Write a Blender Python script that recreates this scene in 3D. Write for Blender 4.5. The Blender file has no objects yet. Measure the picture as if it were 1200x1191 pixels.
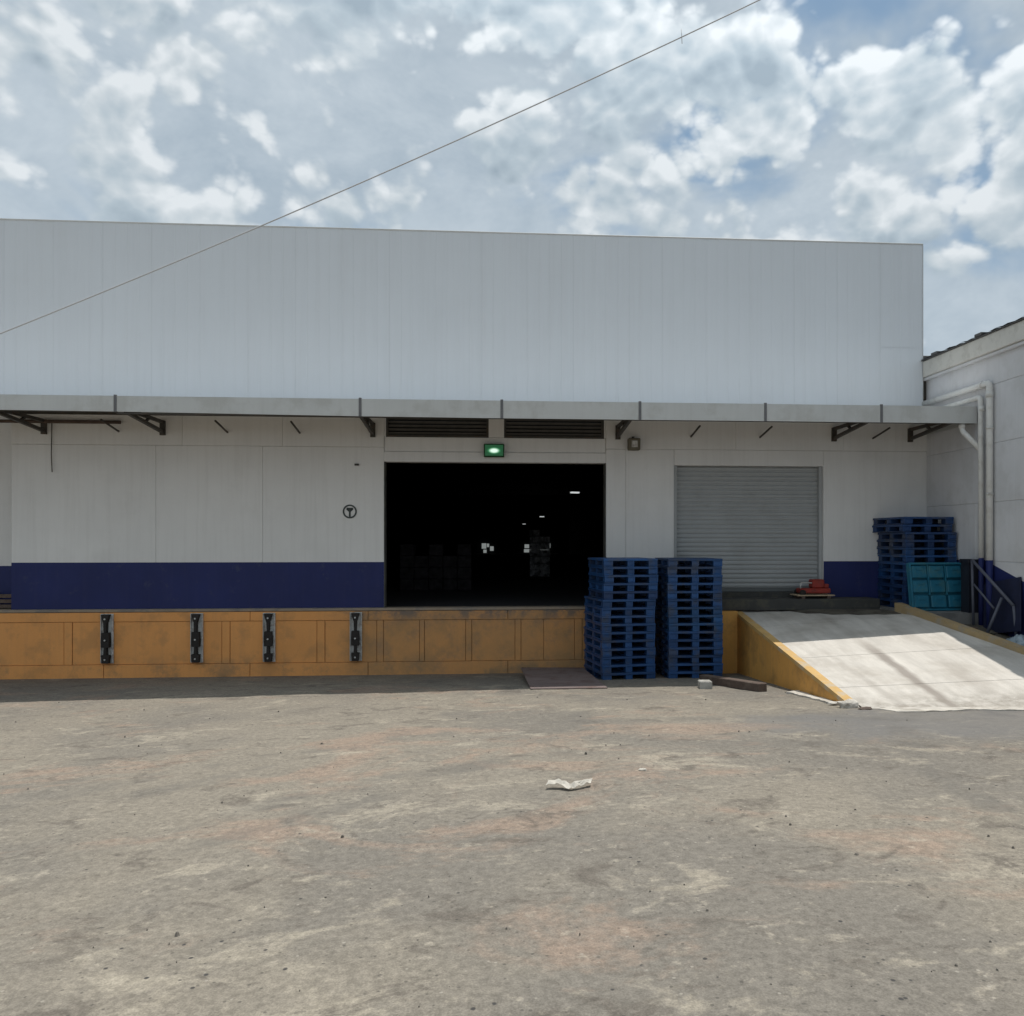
import bpy, bmesh, math, random
from mathutils import Vector, Matrix, noise
random.seed(7)
S = bpy.context.scene
C = S.collection
R = math.radians

# ------------------------------------------------------------------ camera, sky, sun, exposure
YAW = math.atan(1000 / 13157)
cd = bpy.data.cameras.new('camera'); cam = bpy.data.objects.new('camera', cd); C.objects.link(cam)
cam.location = (0, -14.34, 2.2)
cam.rotation_euler = (R(90), 0, -YAW)
cd.sensor_width = 36; cd.lens = 30.0
cd.shift_x = -50 / 1200; cd.shift_y = 39.5 / 1200
cd.clip_start = 0.05; cd.clip_end = 2000
S.camera = cam

SUN = Vector((0.19, 0.219, 1.0)).normalized()
EL = math.asin(SUN.z); AZ = math.atan2(SUN.x, SUN.y)
w = bpy.data.worlds.new('World'); S.world = w; w.use_nodes = True
nt = w.node_tree; nt.nodes.clear(); N = nt.nodes; L = nt.links
def wn(t, **k):
    n = N.new(t)
    for a, b in k.items(): setattr(n, a, b)
    return n
def wmath(op, a, b=None, c=None, clamp=False):
    n = N.new('ShaderNodeMath'); n.operation = op; n.use_clamp = clamp
    for i, v in enumerate((a, b, c)):
        if v is None: continue
        if isinstance(v, (int, float)): n.inputs[i].default_value = v
        else: L.new(v, n.inputs[i])
    return n.outputs[0]
def wramp(v, lo, hi, a=0.0, b=1.0):
    n = N.new('ShaderNodeMapRange'); n.interpolation_type = 'SMOOTHSTEP'
    L.new(v, n.inputs[0]); n.inputs[1].default_value = lo; n.inputs[2].default_value = hi
    n.inputs[3].default_value = a; n.inputs[4].default_value = b
    return n.outputs[0]
sky = wn('ShaderNodeTexSky', sky_type='NISHITA'); sky.sun_disc = False
sky.sun_elevation = EL; sky.sun_rotation = AZ; sky.dust_density = 1.5; sky.air_density = 1.0
tc = wn('ShaderNodeTexCoord')
def cnoise(scale, off=(0, 0, 0), detail=9, rough=.55, dist=.0, sc=(1, 1, 1.5)):
    m = wn('ShaderNodeMapping'); m.inputs['Location'].default_value = off; m.inputs['Scale'].default_value = sc
    L.new(tc.outputs['Generated'], m.inputs[0])
    n = wn('ShaderNodeTexNoise'); n.inputs['Scale'].default_value = scale; n.inputs['Detail'].default_value = detail
    n.inputs['Roughness'].default_value = rough; n.inputs['Distortion'].default_value = dist
    L.new(m.outputs[0], n.inputs['Vector']); return n.outputs[0]
def cbillow(scale, off, detail=3, rough=.6, sc=(1, 1, 1.25), warp=.10):
    m = wn('ShaderNodeMapping'); m.inputs['Location'].default_value = off; m.inputs['Scale'].default_value = sc
    L.new(tc.outputs['Generated'], m.inputs[0])
    n0 = wn('ShaderNodeTexNoise'); n0.inputs['Scale'].default_value = 5.0; n0.inputs['Detail'].default_value = 2; L.new(m.outputs[0], n0.inputs['Vector'])
    a = wn('ShaderNodeVectorMath', operation='MULTIPLY_ADD'); L.new(n0.outputs['Color'], a.inputs[0]); a.inputs[1].default_value = (warp,) * 3; L.new(m.outputs[0], a.inputs[2])
    v = wn('ShaderNodeTexVoronoi'); v.feature = 'F1'; v.inputs['Scale'].default_value = scale; v.inputs['Detail'].default_value = detail; v.inputs['Roughness'].default_value = rough
    L.new(a.outputs[0], v.inputs['Vector']); return wmath('SUBTRACT', 1.0, v.outputs['Distance'])
O = (3.1, 1.7, 0.4)
UP = (.006, .006, .03)
def offs(o, k=1): return (o[0] + UP[0] * k, o[1] + UP[1] * k, o[2] + UP[2] * k)
big = cnoise(3.7, O, 6, .6, 0)
bigu = cnoise(3.7, offs(O, 1.3), 6, .6, 0)
med = cbillow(7.5, (7.2, 2.2, 5.1))
medu = cbillow(7.5, offs((7.2, 2.2, 5.1), .6))
def vdot(d):
    n = wn('ShaderNodeVectorMath', operation='DOT_PRODUCT'); L.new(tc.outputs['Generated'], n.inputs[0])
    n.inputs[1].default_value = Vector(d).normalized(); return n.outputs['Value']
# openings of blue sky between the clouds, low over the right end of the roof
gap = wmath('ADD', wmath('ADD', wramp(vdot((.46, .97, .66)), .988, .9985, 0, .035),
            wramp(vdot((.57, .96, .30)), .99, .999, 0, .045)),
            wramp(vdot((.29, .98, .45)), .997, .9998, 0, .035))
dens = wmath('SUBTRACT', wmath('ADD', wmath('MULTIPLY', big, .72), wmath('MULTIPLY', med, .28)), gap)
cover = wramp(dens, .265, .35)
rim = wmath('ADD', wmath('MULTIPLY', wmath('SUBTRACT', big, bigu), 2.6), wmath('MULTIPLY', wmath('SUBTRACT', med, medu), 1.45))
thick = wramp(dens, .29, .56, .20, -.20)
shade = wmath('ADD', wmath('ADD', rim, thick), .50, clamp=True)
cr = wn('ShaderNodeValToRGB'); L.new(shade, cr.inputs[0])
e = cr.color_ramp.elements
e[0].position = .0; e[0].color = (.33, .41, .48, 1)
e[1].position = .98; e[1].color = (.76, .81, .845, 1)
x = e.new(.40); x.color = (.45, .535, .60, 1)
x = e.new(.72); x.color = (.60, .665, .71, 1)
mul = wn('ShaderNodeMixRGB', blend_type='MULTIPLY'); mul.inputs[0].default_value = 1
L.new(cr.outputs[0], mul.inputs[1]); 
glow = wramp(vdot(SUN), .55, 1.0, 10.0, 19.0)
gc = wn('ShaderNodeCombineColor')
for i in range(3): L.new(glow, gc.inputs[i])
L.new(gc.outputs[0], mul.inputs[2])   # clouds are brighter towards the sun
haz = wn('ShaderNodeMixRGB'); haz.inputs[0].default_value = .6
L.new(sky.outputs[0], haz.inputs[1]); haz.inputs[2].default_value = (1.7, 3.3, 5.0, 1)
vn = wmath('SUBTRACT', cnoise(2.6, (1.3, 5.2, .7), 5, .6, .3, (1, 1, 1.6)), wmath('MULTIPLY', gap, 2.6))
vm = wn('ShaderNodeMixRGB'); L.new(cnoise(6.0, (4.1, 1.2, 3.7), 5, .68, .3), vm.inputs[0]); vm.inputs[1].default_value = (2.5, 3.4, 4.3, 1); vm.inputs[2].default_value = (7.0, 7.7, 8.2, 1)
veil = wn('ShaderNodeMixRGB'); L.new(wramp(vn, .27, .44, .12, .96), veil.inputs[0]); L.new(haz.outputs[0], veil.inputs[1]); L.new(vm.outputs[0], veil.inputs[2])
mx = wn('ShaderNodeMixRGB'); L.new(cover, mx.inputs[0]); L.new(veil.outputs[0], mx.inputs[1]); L.new(mul.outputs[0], mx.inputs[2])
bg = wn('ShaderNodeBackground'); bg.inputs[1].default_value = 0.1; L.new(mx.outputs[0], bg.inputs[0])
wo = wn('ShaderNodeOutputWorld'); L.new(bg.outputs[0], wo.inputs[0])

sd = bpy.data.lights.new('sun', 'SUN'); sd.energy = 3.85; sd.angle = R(.53); sd.color = (1, .955, .89)
so = bpy.data.objects.new('sun', sd); C.objects.link(so)
so.rotation_euler = SUN.to_track_quat('Z', 'Y').to_euler(); so.location = (0, 0, 30)
V = S.view_settings; V.view_transform = 'Standard'; V.look = 'None'; V.gamma = 1; V.exposure = 0; V.use_curve_mapping = False
S.render.engine = 'CYCLES'; S.cycles.max_bounces = 8; S.cycles.diffuse_bounces = 5

# ------------------------------------------------------------------ helpers
def setp(o, label=None, cat=None, group=None, kind=None):
    if label: o['label'] = label
    if cat: o['category'] = cat
    if group: o['group'] = group
    if kind: o['kind'] = kind
    return o
def empty(name, loc=(0, 0, 0), rz=0, **k):
    o = bpy.data.objects.new(name, None); C.objects.link(o); o.location = loc; o.rotation_euler = (0, 0, rz)
    o.empty_display_size = .2
    return setp(o, **k)
def link(name, me, parent=None, **k):
    o = bpy.data.objects.new(name, me); C.objects.link(o)
    if parent: o.parent = parent
    return setp(o, **k)
class MB:
    def __init__(s): s.v = []; s.f = []; s.sm = []
    def quad(s, pts, smooth=False):
        b = len(s.v); s.v += [tuple(p) for p in pts]; s.f.append(tuple(range(b, b + len(pts)))); s.sm.append(smooth)
    def box(s, x0, x1, y0, y1, z0, z1, M=None, bev=0):
        if x0 > x1: x0, x1 = x1, x0
        if y0 > y1: y0, y1 = y1, y0
        if z0 > z1: z0, z1 = z1, z0
        if bev <= 0:
            p = [(x, y, z) for z in (z0, z1) for y in (y0, y1) for x in (x0, x1)]
            fs = [(0, 2, 3, 1), (4, 5, 7, 6), (0, 1, 5, 4), (2, 6, 7, 3), (0, 4, 6, 2), (1, 3, 7, 5)]
        else:
            b = min(bev, (x1 - x0) * .45, (y1 - y0) * .45, (z1 - z0) * .45)
            p = []; idx = {}
            for k, z in enumerate((z0, z1)):
                for j, y in enumerate((y0, y1)):
                    for i, xx in enumerate((x0, x1)):
                        dx = b if i == 0 else -b; dy = b if j == 0 else -b; dz = b if k == 0 else -b
                        for ax, q in enumerate(((xx, y + dy, z + dz), (xx + dx, y, z + dz), (xx + dx, y + dy, z))):
                            idx[(i, j, k, ax)] = len(p); p.append(q)
            fs = []
            fs += [tuple(idx[(0, j, k, 0)] for j, k in ((0, 0), (0, 1), (1, 1), (1, 0)))]
            fs += [tuple(idx[(1, j, k, 0)] for j, k in ((0, 0), (1, 0), (1, 1), (0, 1)))]
            fs += [tuple(idx[(i, 0, k, 1)] for i, k in ((0, 0), (1, 0), (1, 1), (0, 1)))]
            fs += [tuple(idx[(i, 1, k, 1)] for i, k in ((0, 0), (0, 1), (1, 1), (1, 0)))]
            fs += [tuple(idx[(i, j, 0, 2)] for i, j in ((0, 0), (0, 1), (1, 1), (1, 0)))]
            fs += [tuple(idx[(i, j, 1, 2)] for i, j in ((0, 0), (1, 0), (1, 1), (0, 1)))]
            for a in (0, 1):
                for c in (0, 1):
                    fs.append((idx[(0, a, c, 1)], idx[(1, a, c, 1)], idx[(1, a, c, 2)], idx[(0, a, c, 2)]))
                    fs.append((idx[(a, 0, c, 0)], idx[(a, 1, c, 0)], idx[(a, 1, c, 2)], idx[(a, 0, c, 2)]))
                    fs.append((idx[(a, c, 0, 0)], idx[(a, c, 1, 0)], idx[(a, c, 1, 1)], idx[(a, c, 0, 1)]))
                    for d in (0, 1): fs.append((idx[(a, c, d, 0)], idx[(a, c, d, 1)], idx[(a, c, d, 2)]))
        o = len(s.v)
        if M is not None: p = [tuple(M @ Vector(q)) for q in p]
        s.v += p; s.f += [tuple(o + i for i in f) for f in fs]; s.sm += [False] * len(fs); return s
    def tube(s, pts, r, n=10, caps=True, smooth=True):
        pts = [Vector(p) for p in pts]; rings = []; up = None
        for i, p in enumerate(pts):
            d = (pts[min(i + 1, len(pts) - 1)] - pts[max(i - 1, 0)]).normalized()
            if up is None:
                up = Vector((0, 0, 1)) if abs(d.z) < .9 else Vector((0, 1, 0))
            u = d.cross(up).normalized(); v = u.cross(d).normalized(); up = v
            rr = r[i] if isinstance(r, (list, tuple)) else r
            b = len(s.v); rings.append(b)
            for k in range(n):
                a = 2 * math.pi * k / n; s.v.append(tuple(p + (u * math.cos(a) + v * math.sin(a)) * rr))
        for i in range(len(rings) - 1):
            for k in range(n):
                k2 = (k + 1) % n
                s.f.append((rings[i] + k, rings[i] + k2, rings[i + 1] + k2, rings[i + 1] + k)); s.sm.append(smooth)
        if caps:
            s.f.append(tuple(rings[0] + k for k in range(n))[::-1]); s.sm.append(False)
            s.f.append(tuple(rings[-1] + k for k in range(n))); s.sm.append(False)
        return s
    def bar(s, a, b, wd, ht, bev=0):
        a = Vector(a); b = Vector(b); d = b - a; ln = d.length; d.normalize()
        up = Vector((0, 0, 1)) if abs(d.z) < .95 else Vector((0, 1, 0))
        sx = d.cross(up).normalized(); uz = sx.cross(d).normalized()
        M = Matrix.Translation(a) @ Matrix((sx, d, uz)).transposed().to_4x4()
        return s.box(-wd / 2, wd / 2, 0, ln, -ht / 2, ht / 2, M, bev)
    def prism(s, poly, z0, z1):
        # poly in xy, extruded in z (z0/z1 numbers or functions)
        f0 = z0 if callable(z0) else (lambda x, y: z0); f1 = z1 if callable(z1) else (lambda x, y: z1)
        ar = sum(poly[i][0] * poly[(i + 1) % len(poly)][1] - poly[(i + 1) % len(poly)][0] * poly[i][1] for i in range(len(poly)))
        if ar < 0: poly = poly[::-1]
        n = len(poly); b = len(s.v)
        s.v += [(x, y, f0(x, y)) for x, y in poly] + [(x, y, f1(x, y)) for x, y in poly]
        s.f.append(tuple(b + i for i in range(n))[::-1]); s.f.append(tuple(b + n + i for i in range(n))); s.sm += [False, False]
        for i in range(n):
            j = (i + 1) % n; s.f.append((b + i, b + j, b + n + j, b + n + i)); s.sm.append(False)
        return s
    def mesh(s, name, mat):
        me = bpy.data.meshes.new(name); me.from_pydata(s.v, [], s.f); me.polygons.foreach_set('use_smooth', s.sm)
        if mat: me.materials.append(mat)
        me.update(); return me
    def build(s, name, mat, parent=None, **k): return link(name, s.mesh(name, mat), parent, **k)
def copy_tree(o, parent=None):
    c = o.copy(); C.objects.link(c)
    if parent: c.parent = parent
    for ch in [q for q in o.children]: copy_tree(ch, c)
    return c

# ------------------------------------------------------------------ materials
def mat(name, col, rough=.7, var=.12, scale=3.0, dirt=None, dirt_amt=0, dirt_scale=1.5, bump=0, bscale=60, streak=0, metal=0, fine=0, spec=.4, dirt_lo=.5, dirt_sharp=.12, stretch=(1, 1, 1)):
    m = bpy.data.materials.new(name); m.use_nodes = True; t = m.node_tree; n = t.nodes; l = t.links
    b = n['Principled BSDF']; b.inputs['Roughness'].default_value = rough; b.inputs['Metallic'].default_value = metal
    b.inputs['Specular IOR Level'].default_value = spec
    g = n.new('ShaderNodeNewGeometry')
    def nz(sc, detail=6, sr=(1, 1, 1), rg=.6):
        mp = n.new('ShaderNodeMapping'); mp.inputs['Scale'].default_value = sr; l.new(g.outputs['Position'], mp.inputs[0])
        q = n.new('ShaderNodeTexNoise'); q.inputs['Scale'].default_value = sc; q.inputs['Detail'].default_value = detail; q.inputs['Roughness'].default_value = rg
        l.new(mp.outputs[0], q.inputs['Vector']); return q.outputs[0]
    def mr(v, a, bb, c, d):
        q = n.new('ShaderNodeMapRange'); l.new(v, q.inputs[0])
        for i, k in enumerate((a, bb, c, d)): q.inputs[i + 1].default_value = k
        return q.outputs[0]
    def mixc(fac, a, bb, mode='MIX'):
        q = n.new('ShaderNodeMixRGB'); q.blend_type = mode
        if isinstance(fac, float): q.inputs[0].default_value = fac
        else: l.new(fac, q.inputs[0])
        for i, k in ((1, a), (2, bb)):
            if isinstance(k, tuple): q.inputs[i].default_value = (*k, 1)
            else: l.new(k, q.inputs[i])
        return q.outputs[0]
    v = mr(nz(scale, 8, stretch), .3, .7, 1 - var, 1 + var)
    cc = n.new('ShaderNodeCombineColor')
    for i in range(3): l.new(v, cc.inputs[i])
    c = mixc(1.0, col, cc.outputs[0], 'MULTIPLY')
    if fine:
        v2 = mr(nz(90, 3), .3, .7, 1 - fine, 1 + fine); c2 = n.new('ShaderNodeCombineColor')
        for i in range(3): l.new(v2, c2.inputs[i])
        c = mixc(1.0, c, c2.outputs[0], 'MULTIPLY')
    if dirt:
        c = mixc(mr(nz(dirt_scale, 10, (1, 1, 1), .65), dirt_lo, dirt_lo + dirt_sharp, 0, dirt_amt), c, dirt)
    if streak:
        c = mixc(mr(nz(2.2, 6, (5, 5, .22), .65), .48, .75, 0, streak), c, (.16, .14, .11))
    l.new(c, b.inputs['Base Color'])
    if bump:
        q = n.new('ShaderNodeBump'); q.inputs['Strength'].default_value = bump; q.inputs['Distance'].default_value = .01
        l.new(nz(bscale, 5), q.inputs['Height']); l.new(q.outputs[0], b.inputs['Normal'])
    m['bsdf'] = 1
    return m
def emis(name, col, st):
    m = bpy.data.materials.new(name); m.use_nodes = True; b = m.node_tree.nodes['Principled BSDF']
    b.inputs['Base Color'].default_value = (*col, 1); b.inputs['Emission Color'].default_value = (*col, 1); b.inputs['Emission Strength'].default_value = st
    return m
M = {}
M['wall'] = mat('white_wall_paint', (.70, .695, .68), .75, .05, .8, (.36, .34, .30), .25, .9, .25, 14, streak=.10, dirt_lo=.56, dirt_sharp=.3)
M['parapet'] = mat('white_sheet_metal', (.605, .64, .675), .45, .02, .7, (.50, .49, .47), .15, .6, 0, 10, streak=.05, spec=.3, dirt_lo=.55, dirt_sharp=.25)
M['band'] = mat('navy_wall_paint', (.010, .0175, .098), .65, .15, 1.2, (.045, .05, .10), .55, 3.5, .15, 20, streak=.03, dirt_lo=.58, dirt_sharp=.1)
M['fascia'] = mat('light_grey_fascia', (.50, .51, .50), .5, .05, 1.5, (.34, .33, .30), .35, 2.0, 0, 10, streak=.08)
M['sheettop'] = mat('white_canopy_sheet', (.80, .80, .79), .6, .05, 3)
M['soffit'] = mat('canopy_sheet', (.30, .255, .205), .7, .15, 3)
M['steel_dark'] = mat('dark_painted_steel', (.055, .052, .045), .6, .2, 8, (.10, .06, .035), .5, 9)
M['strap'] = mat('fascia_strap', (.13, .13, .135), .6, .15, 8)
def dock_paint():
    m = mat('ochre_dock_paint', (.74, .335, .105), .75, .06, 1.5, (.44, .23, .09), .45, 2.6, .5, 12, streak=.12, fine=.04)
    t = m.node_tree; n = t.nodes; l = t.links; b = n['Principled BSDF']; src = b.inputs['Base Color'].links[0].from_socket
    g = n.new('ShaderNodeNewGeometry'); sp = n.new('ShaderNodeSeparateXYZ'); l.new(g.outputs['Position'], sp.inputs[0])
    def mr(v, a, bb, c, d):
        q = n.new('ShaderNodeMapRange'); q.interpolation_type = 'SMOOTHSTEP'; l.new(v, q.inputs[0])
        for i, k in enumerate((a, bb, c, d)): q.inputs[i + 1].default_value = k
        return q.outputs[0]
    def mul(a, bb):
        q = n.new('ShaderNodeMath'); q.operation = 'MULTIPLY'; l.new(a, q.inputs[0]); l.new(bb, q.inputs[1]); return q.outputs[0]
    def nz(sc, det=9):
        q = n.new('ShaderNodeTexNoise'); q.inputs['Scale'].default_value = sc; q.inputs['Detail'].default_value = det; q.inputs['Roughness'].default_value = .68; l.new(g.outputs['Position'], q.inputs['Vector']); return q.outputs[0]
    worn = mr(sp.outputs[0], -3.0, -1.7, 0, 1)
    def mix(f, a, c):
        q = n.new('ShaderNodeMixRGB'); l.new(f, q.inputs[0]); l.new(a, q.inputs[1]); q.inputs[2].default_value = (*c, 1); return q.outputs[0]
    c = mix(mul(worn, mr(nz(1.3), .3, .7, .35, .75)), src, (.33, .205, .095))
    c = mix(mul(worn, mr(nz(3.1), .50, .70, 0, .35)), c, (.15, .135, .115))
    c = mix(mul(mul(worn, mr(sp.outputs[2], .75, 1.1, 0, 1)), mr(nz(5.0), .40, .62, .1, .9)), c, (.12, .115, .11))
    q2 = mr(sp.outputs[2], .45, .1, 0, 1)
    c = mix(mul(q2, mr(nz(2.2), .48, .66, 0, .6)), c, (.22, .165, .10))
    l.new(c, b.inputs['Base Color']); return m
M['ochre'] = dock_paint(); M['ochre_worn'] = M['ochre']
M['joint'] = mat('dark_ochre_joint', (.34, .18, .075), .9, .1, 4)
M['edge'] = mat('scuffed_dock_edge', (.30, .24, .18), .8, .2, 3, (.17, .16, .15), .8, 3, .5, 20)
M['yellow'] = mat('yellow_kerb_paint', (.52, .33, .12), .75, .12, 4, (.42, .37, .29), .75, 5, .5, 30)
M['ramp_side'] = mat('ochre_ramp_side', (.62, .32, .08), .75, .12, 1.6, (.16, .10, .045), .45, 1.6, .5, 12, streak=.2)
M['dockfloor'] = mat('dock_floor_concrete', (.20, .195, .185), .85, .15, 2, (.10, .10, .095), .7, 2, .4, 30)
M['plinth'] = mat('dark_plinth', (.055, .055, .052), .85, .2, 3, (.10, .095, .07), .6, 5)
M['shutter'] = mat('grey_shutter_metal', (.37, .385, .39), .5, .05, 1.2, (.28, .28, .27), .3, 2, spec=.3)
M['shutterbar'] = mat('shutter_bottom_bar', (.12, .13, .13), .6, .1, 4)
M['rubber'] = mat('black_rubber', (.022, .018, .016), .8, .25, 12)
M['galv'] = mat('galvanised_steel', (.52, .52, .50), .55, .2, 10, (.16, .10, .06), .5, 14)
M['blue'] = mat('blue_pallet_plastic', (.003, .052, .175), .5, .14, 6, (.055, .058, .065), .6, 3.2, .2, 60)
M['blue2'] = mat('faded_blue_pallet_plastic', (.004, .062, .185), .5, .16, 5, (.055, .058, .065), .6, 3.2, .2, 60)
M['blue3'] = mat('deep_blue_pallet_plastic', (.005, .036, .125), .5, .14, 6, (.055, .058, .065), .6, 3.2, .2, 60)
M['teal'] = mat('teal_pallet_plastic', (.010, .125, .20), .55, .16, 5, (.05, .15, .17), .6, 6, .2, 50)
M['red'] = mat('red_machine_paint', (.27, .03, .02), .5, .15, 8, (.10, .03, .025), .5, 10)
M['cream'] = mat('pale_wood', (.42, .33, .22), .8, .2, 10)
M['pvc'] = mat('white_pvc_pipe', (.66, .66, .64), .5, .05, 3, (.42, .40, .36), .4, 4)
M['wood'] = mat('weathered_timber', (.095, .068, .055), .85, .2, 14, (.16, .125, .10), .5, 6, .5, 50)
M['concblock'] = mat('concrete_block', (.38, .37, .34), .9, .15, 8, (.2, .19, .17), .6, 9, .6, 70)
M['plate'] = mat('rusty_steel_plate', (.16, .125, .118), .75, .15, 3, (.105, .06, .05), .7, 4, .3, 40)
M['spill'] = mat('pale_broken_concrete', (.50, .47, .42), .95, .2, 5, (.28, .25, .21), .7, 7, .9, 50)
M['paper'] = mat('white_paper', (.46, .43, .375), .85, .2, 14)
M['bag'] = mat('grey_plastic_sheet', (.30, .36, .40), .55, .3, 5, (.07, .11, .14), .7, 6)
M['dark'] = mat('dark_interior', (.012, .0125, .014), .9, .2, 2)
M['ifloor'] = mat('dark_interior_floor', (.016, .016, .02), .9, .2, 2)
M['carton'] = mat('dusty_cartons', (.03, .028, .03), .8, .6, 8, spec=.1)
M['wrap'] = mat('shrink_wrapped_goods', (.42, .42, .43), .6, .7, 7, (.03, .03, .03), .9, 5)
M['wing'] = mat('wing_wall_paint', (.60, .605, .62), .75, .04, 1.1, (.42, .42, .41), .3, 1.6, .2, 16, streak=.10)
M['wingfascia'] = mat('cream_fascia', (.56, .55, .51), .7, .05, 3, (.36, .35, .31), .5, 4)
M['roof'] = mat('grey_roof_sheet', (.09, .09, .09), .8, .2, 4)
M['sign'] = mat('sign_dark_paint', (.05, .06, .058), .7, .1, 8)
M['tan'] = mat('tan_box_paint', (.13, .115, .08), .6, .15, 8)
M['green'] = emis('green_lens', (.015, .13, .045), .16)
def lens_mat():
    m = bpy.data.materials.new('lit_green_lens'); m.use_nodes = True; t = m.node_tree; n = t.nodes; l = t.links; b = n['Principled BSDF']
    b.inputs['Base Color'].default_value = (.02, .12, .05, 1); b.inputs['Roughness'].default_value = .3
    c = n.new('ShaderNodeTexCoord'); mp = n.new('ShaderNodeMapping'); mp.inputs['Scale'].default_value = (8.5, 0, 17); mp.inputs['Location'].default_value = (0, 0, .1); l.new(c.outputs['Object'], mp.inputs[0])
    g = n.new('ShaderNodeTexGradient'); g.gradient_type = 'SPHERICAL'; l.new(mp.outputs[0], g.inputs[0])
    r_ = n.new('ShaderNodeValToRGB'); l.new(g.outputs[0], r_.inputs[0]); e_ = r_.color_ramp.elements
    e_[0].color = (.004, .045, .014, 1); e_[1].color = (.80, 1, .86, 1); e_[1].position = .62; q = e_.new(.22); q.color = (.03, .20, .075, 1)
    l.new(r_.outputs[0], b.inputs['Emission Color']); b.inputs['Emission Strength'].default_value = 1.0; return m
M['green'] = lens_mat()
M['lamp'] = emis('ceiling_lamp_glow', (.8, .85, .85), .7)
M['day'] = emis('daylit_pane', (.7, .76, .74), .28)
M['conduit'] = mat('rusty_conduit', (.10, .07, .055), .8, .3, 8)
M['black'] = mat('black_plastic', (.012, .014, .022), .5, .2, 6)
M['cable'] = mat('grey_cable', (.5, .51, .53), .7, .05, 5)
M['vent'] = mat('dusty_vent_slat', (.085, .08, .072), .8, .2, 8)
M['board'] = mat('dark_navy_board', (.008, .012, .038), .7, .3, 4)
M['kerbtan'] = mat('worn_tan_kerb_paint', (.36, .265, .14), .8, .15, 4, (.30, .27, .22), .75, 5, .5, 30)
M['rail'] = mat('grey_steel_tube', (.085, .092, .12), .6, .15, 8)
M['kerb_conc'] = mat('bank_fill', (.10, .09, .07), .95, .3, 4, (.05, .04, .035), .7, 5, .8, 40)
M['stone'] = mat('small_stones', (.15, .135, .115), .9, .6, 22)

for k_ in ('blue', 'blue2', 'blue3'):
    t_ = M[k_].node_tree; b_ = t_.nodes['Principled BSDF']; src_ = b_.inputs['Base Color'].links[0].from_socket
    oi_ = t_.nodes.new('ShaderNodeObjectInfo'); mr_ = t_.nodes.new('ShaderNodeMapRange'); t_.links.new(oi_.outputs['Random'], mr_.inputs[0])
    mr_.inputs[3].default_value = .68; mr_.inputs[4].default_value = 1.25
    hs_ = t_.nodes.new('ShaderNodeHueSaturation'); t_.links.new(src_, hs_.inputs['Color']); t_.links.new(mr_.outputs[0], hs_.inputs['Value']); hs_.inputs['Saturation'].default_value = .95
    t_.links.new(hs_.outputs[0], b_.inputs['Base Color'])

# ramp concrete with tyre streaks
def ramp_mat():
    m = mat('ramp_concrete', (.53, .50, .455), .88, .13, 2.2, (.36, .325, .28), .75, 1.3, .5, 45, fine=.07, dirt_lo=.46, dirt_sharp=.22, stretch=(3.2, .45, 1))
    t = m.node_tree; n = t.nodes; l = t.links; b = n['Principled BSDF']
    src = b.inputs['Base Color'].links[0].from_socket
    g = n.new('ShaderNodeNewGeometry'); sp = n.new('ShaderNodeSeparateXYZ'); l.new(g.outputs['Position'], sp.inputs[0])
    def ma(op, a, bb, cl=False):
        q = n.new('ShaderNodeMath'); q.operation = op; q.use_clamp = cl
        for i, k in enumerate((a, bb)):
            if isinstance(k, (int, float)): q.inputs[i].default_value = k
            else: l.new(k, q.inputs[i])
        return q.outputs[0]
    nn = n.new('ShaderNodeTexNoise'); nn.inputs['Scale'].default_value = 2.5; nn.inputs['Detail'].default_value = 6
    l.new(g.outputs['Position'], nn.inputs['Vector'])
    wob = ma('MULTIPLY', ma('SUBTRACT', nn.outputs[0], .5), .16)
    col = src
    for xc, sl, wd, am in ((5.23, -.037, .085, .75), (4.62, .02, .06, .22), (5.9, -.10, .12, .16)):
        cx = ma('ADD', ma('SUBTRACT', sp.outputs[0], xc), ma('MULTIPLY', ma('ADD', sp.outputs[1], 4.0), sl))
        cx = ma('ABSOLUTE', ma('ADD', cx, wob), 0)
        mr = n.new('ShaderNodeMapRange'); l.new(cx, mr.inputs[0]); mr.inputs[1].default_value = wd * .4; mr.inputs[2].default_value = wd * 1.3
        mr.inputs[3].default_value = am; mr.inputs[4].default_value = 0
        mm = n.new('ShaderNodeMapRange'); l.new(sp.outputs[1], mm.inputs[0]); mm.inputs[1].default_value = -2.6; mm.inputs[2].default_value = -3.2
        mm.inputs[3].default_value = .35; mm.inputs[4].default_value = 1
        q = n.new('ShaderNodeMixRGB'); l.new(ma('MULTIPLY', mr.outputs[0], mm.outputs[0]), q.inputs[0]); l.new(col, q.inputs[1]); q.inputs[2].default_value = (.22, .19, .165, 1)
        col = q.outputs[0]
    ft = n.new('ShaderNodeMapRange'); l.new(sp.outputs[1], ft.inputs[0]); ft.inputs[1].default_value = -4.55; ft.inputs[2].default_value = -5.05; ft.inputs[3].default_value = 0; ft.inputs[4].default_value = 1
    n3 = n.new('ShaderNodeTexNoise'); n3.inputs['Scale'].default_value = 5; n3.inputs['Detail'].default_value = 8; n3.inputs['Roughness'].default_value = .7; l.new(g.outputs['Position'], n3.inputs['Vector'])
    f2 = n.new('ShaderNodeMapRange'); l.new(n3.outputs[0], f2.inputs[0]); f2.inputs[1].default_value = .42; f2.inputs[2].default_value = .6; f2.inputs[3].default_value = .1; f2.inputs[4].default_value = .8
    q = n.new('ShaderNodeMixRGB'); l.new(ma('MULTIPLY', ft.outputs[0], f2.outputs[0]), q.inputs[0]); l.new(col, q.inputs[1]); q.inputs[2].default_value = (.24, .215, .18, 1); col = q.outputs[0]
    l.new(col, b.inputs['Base Color']); return m
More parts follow.
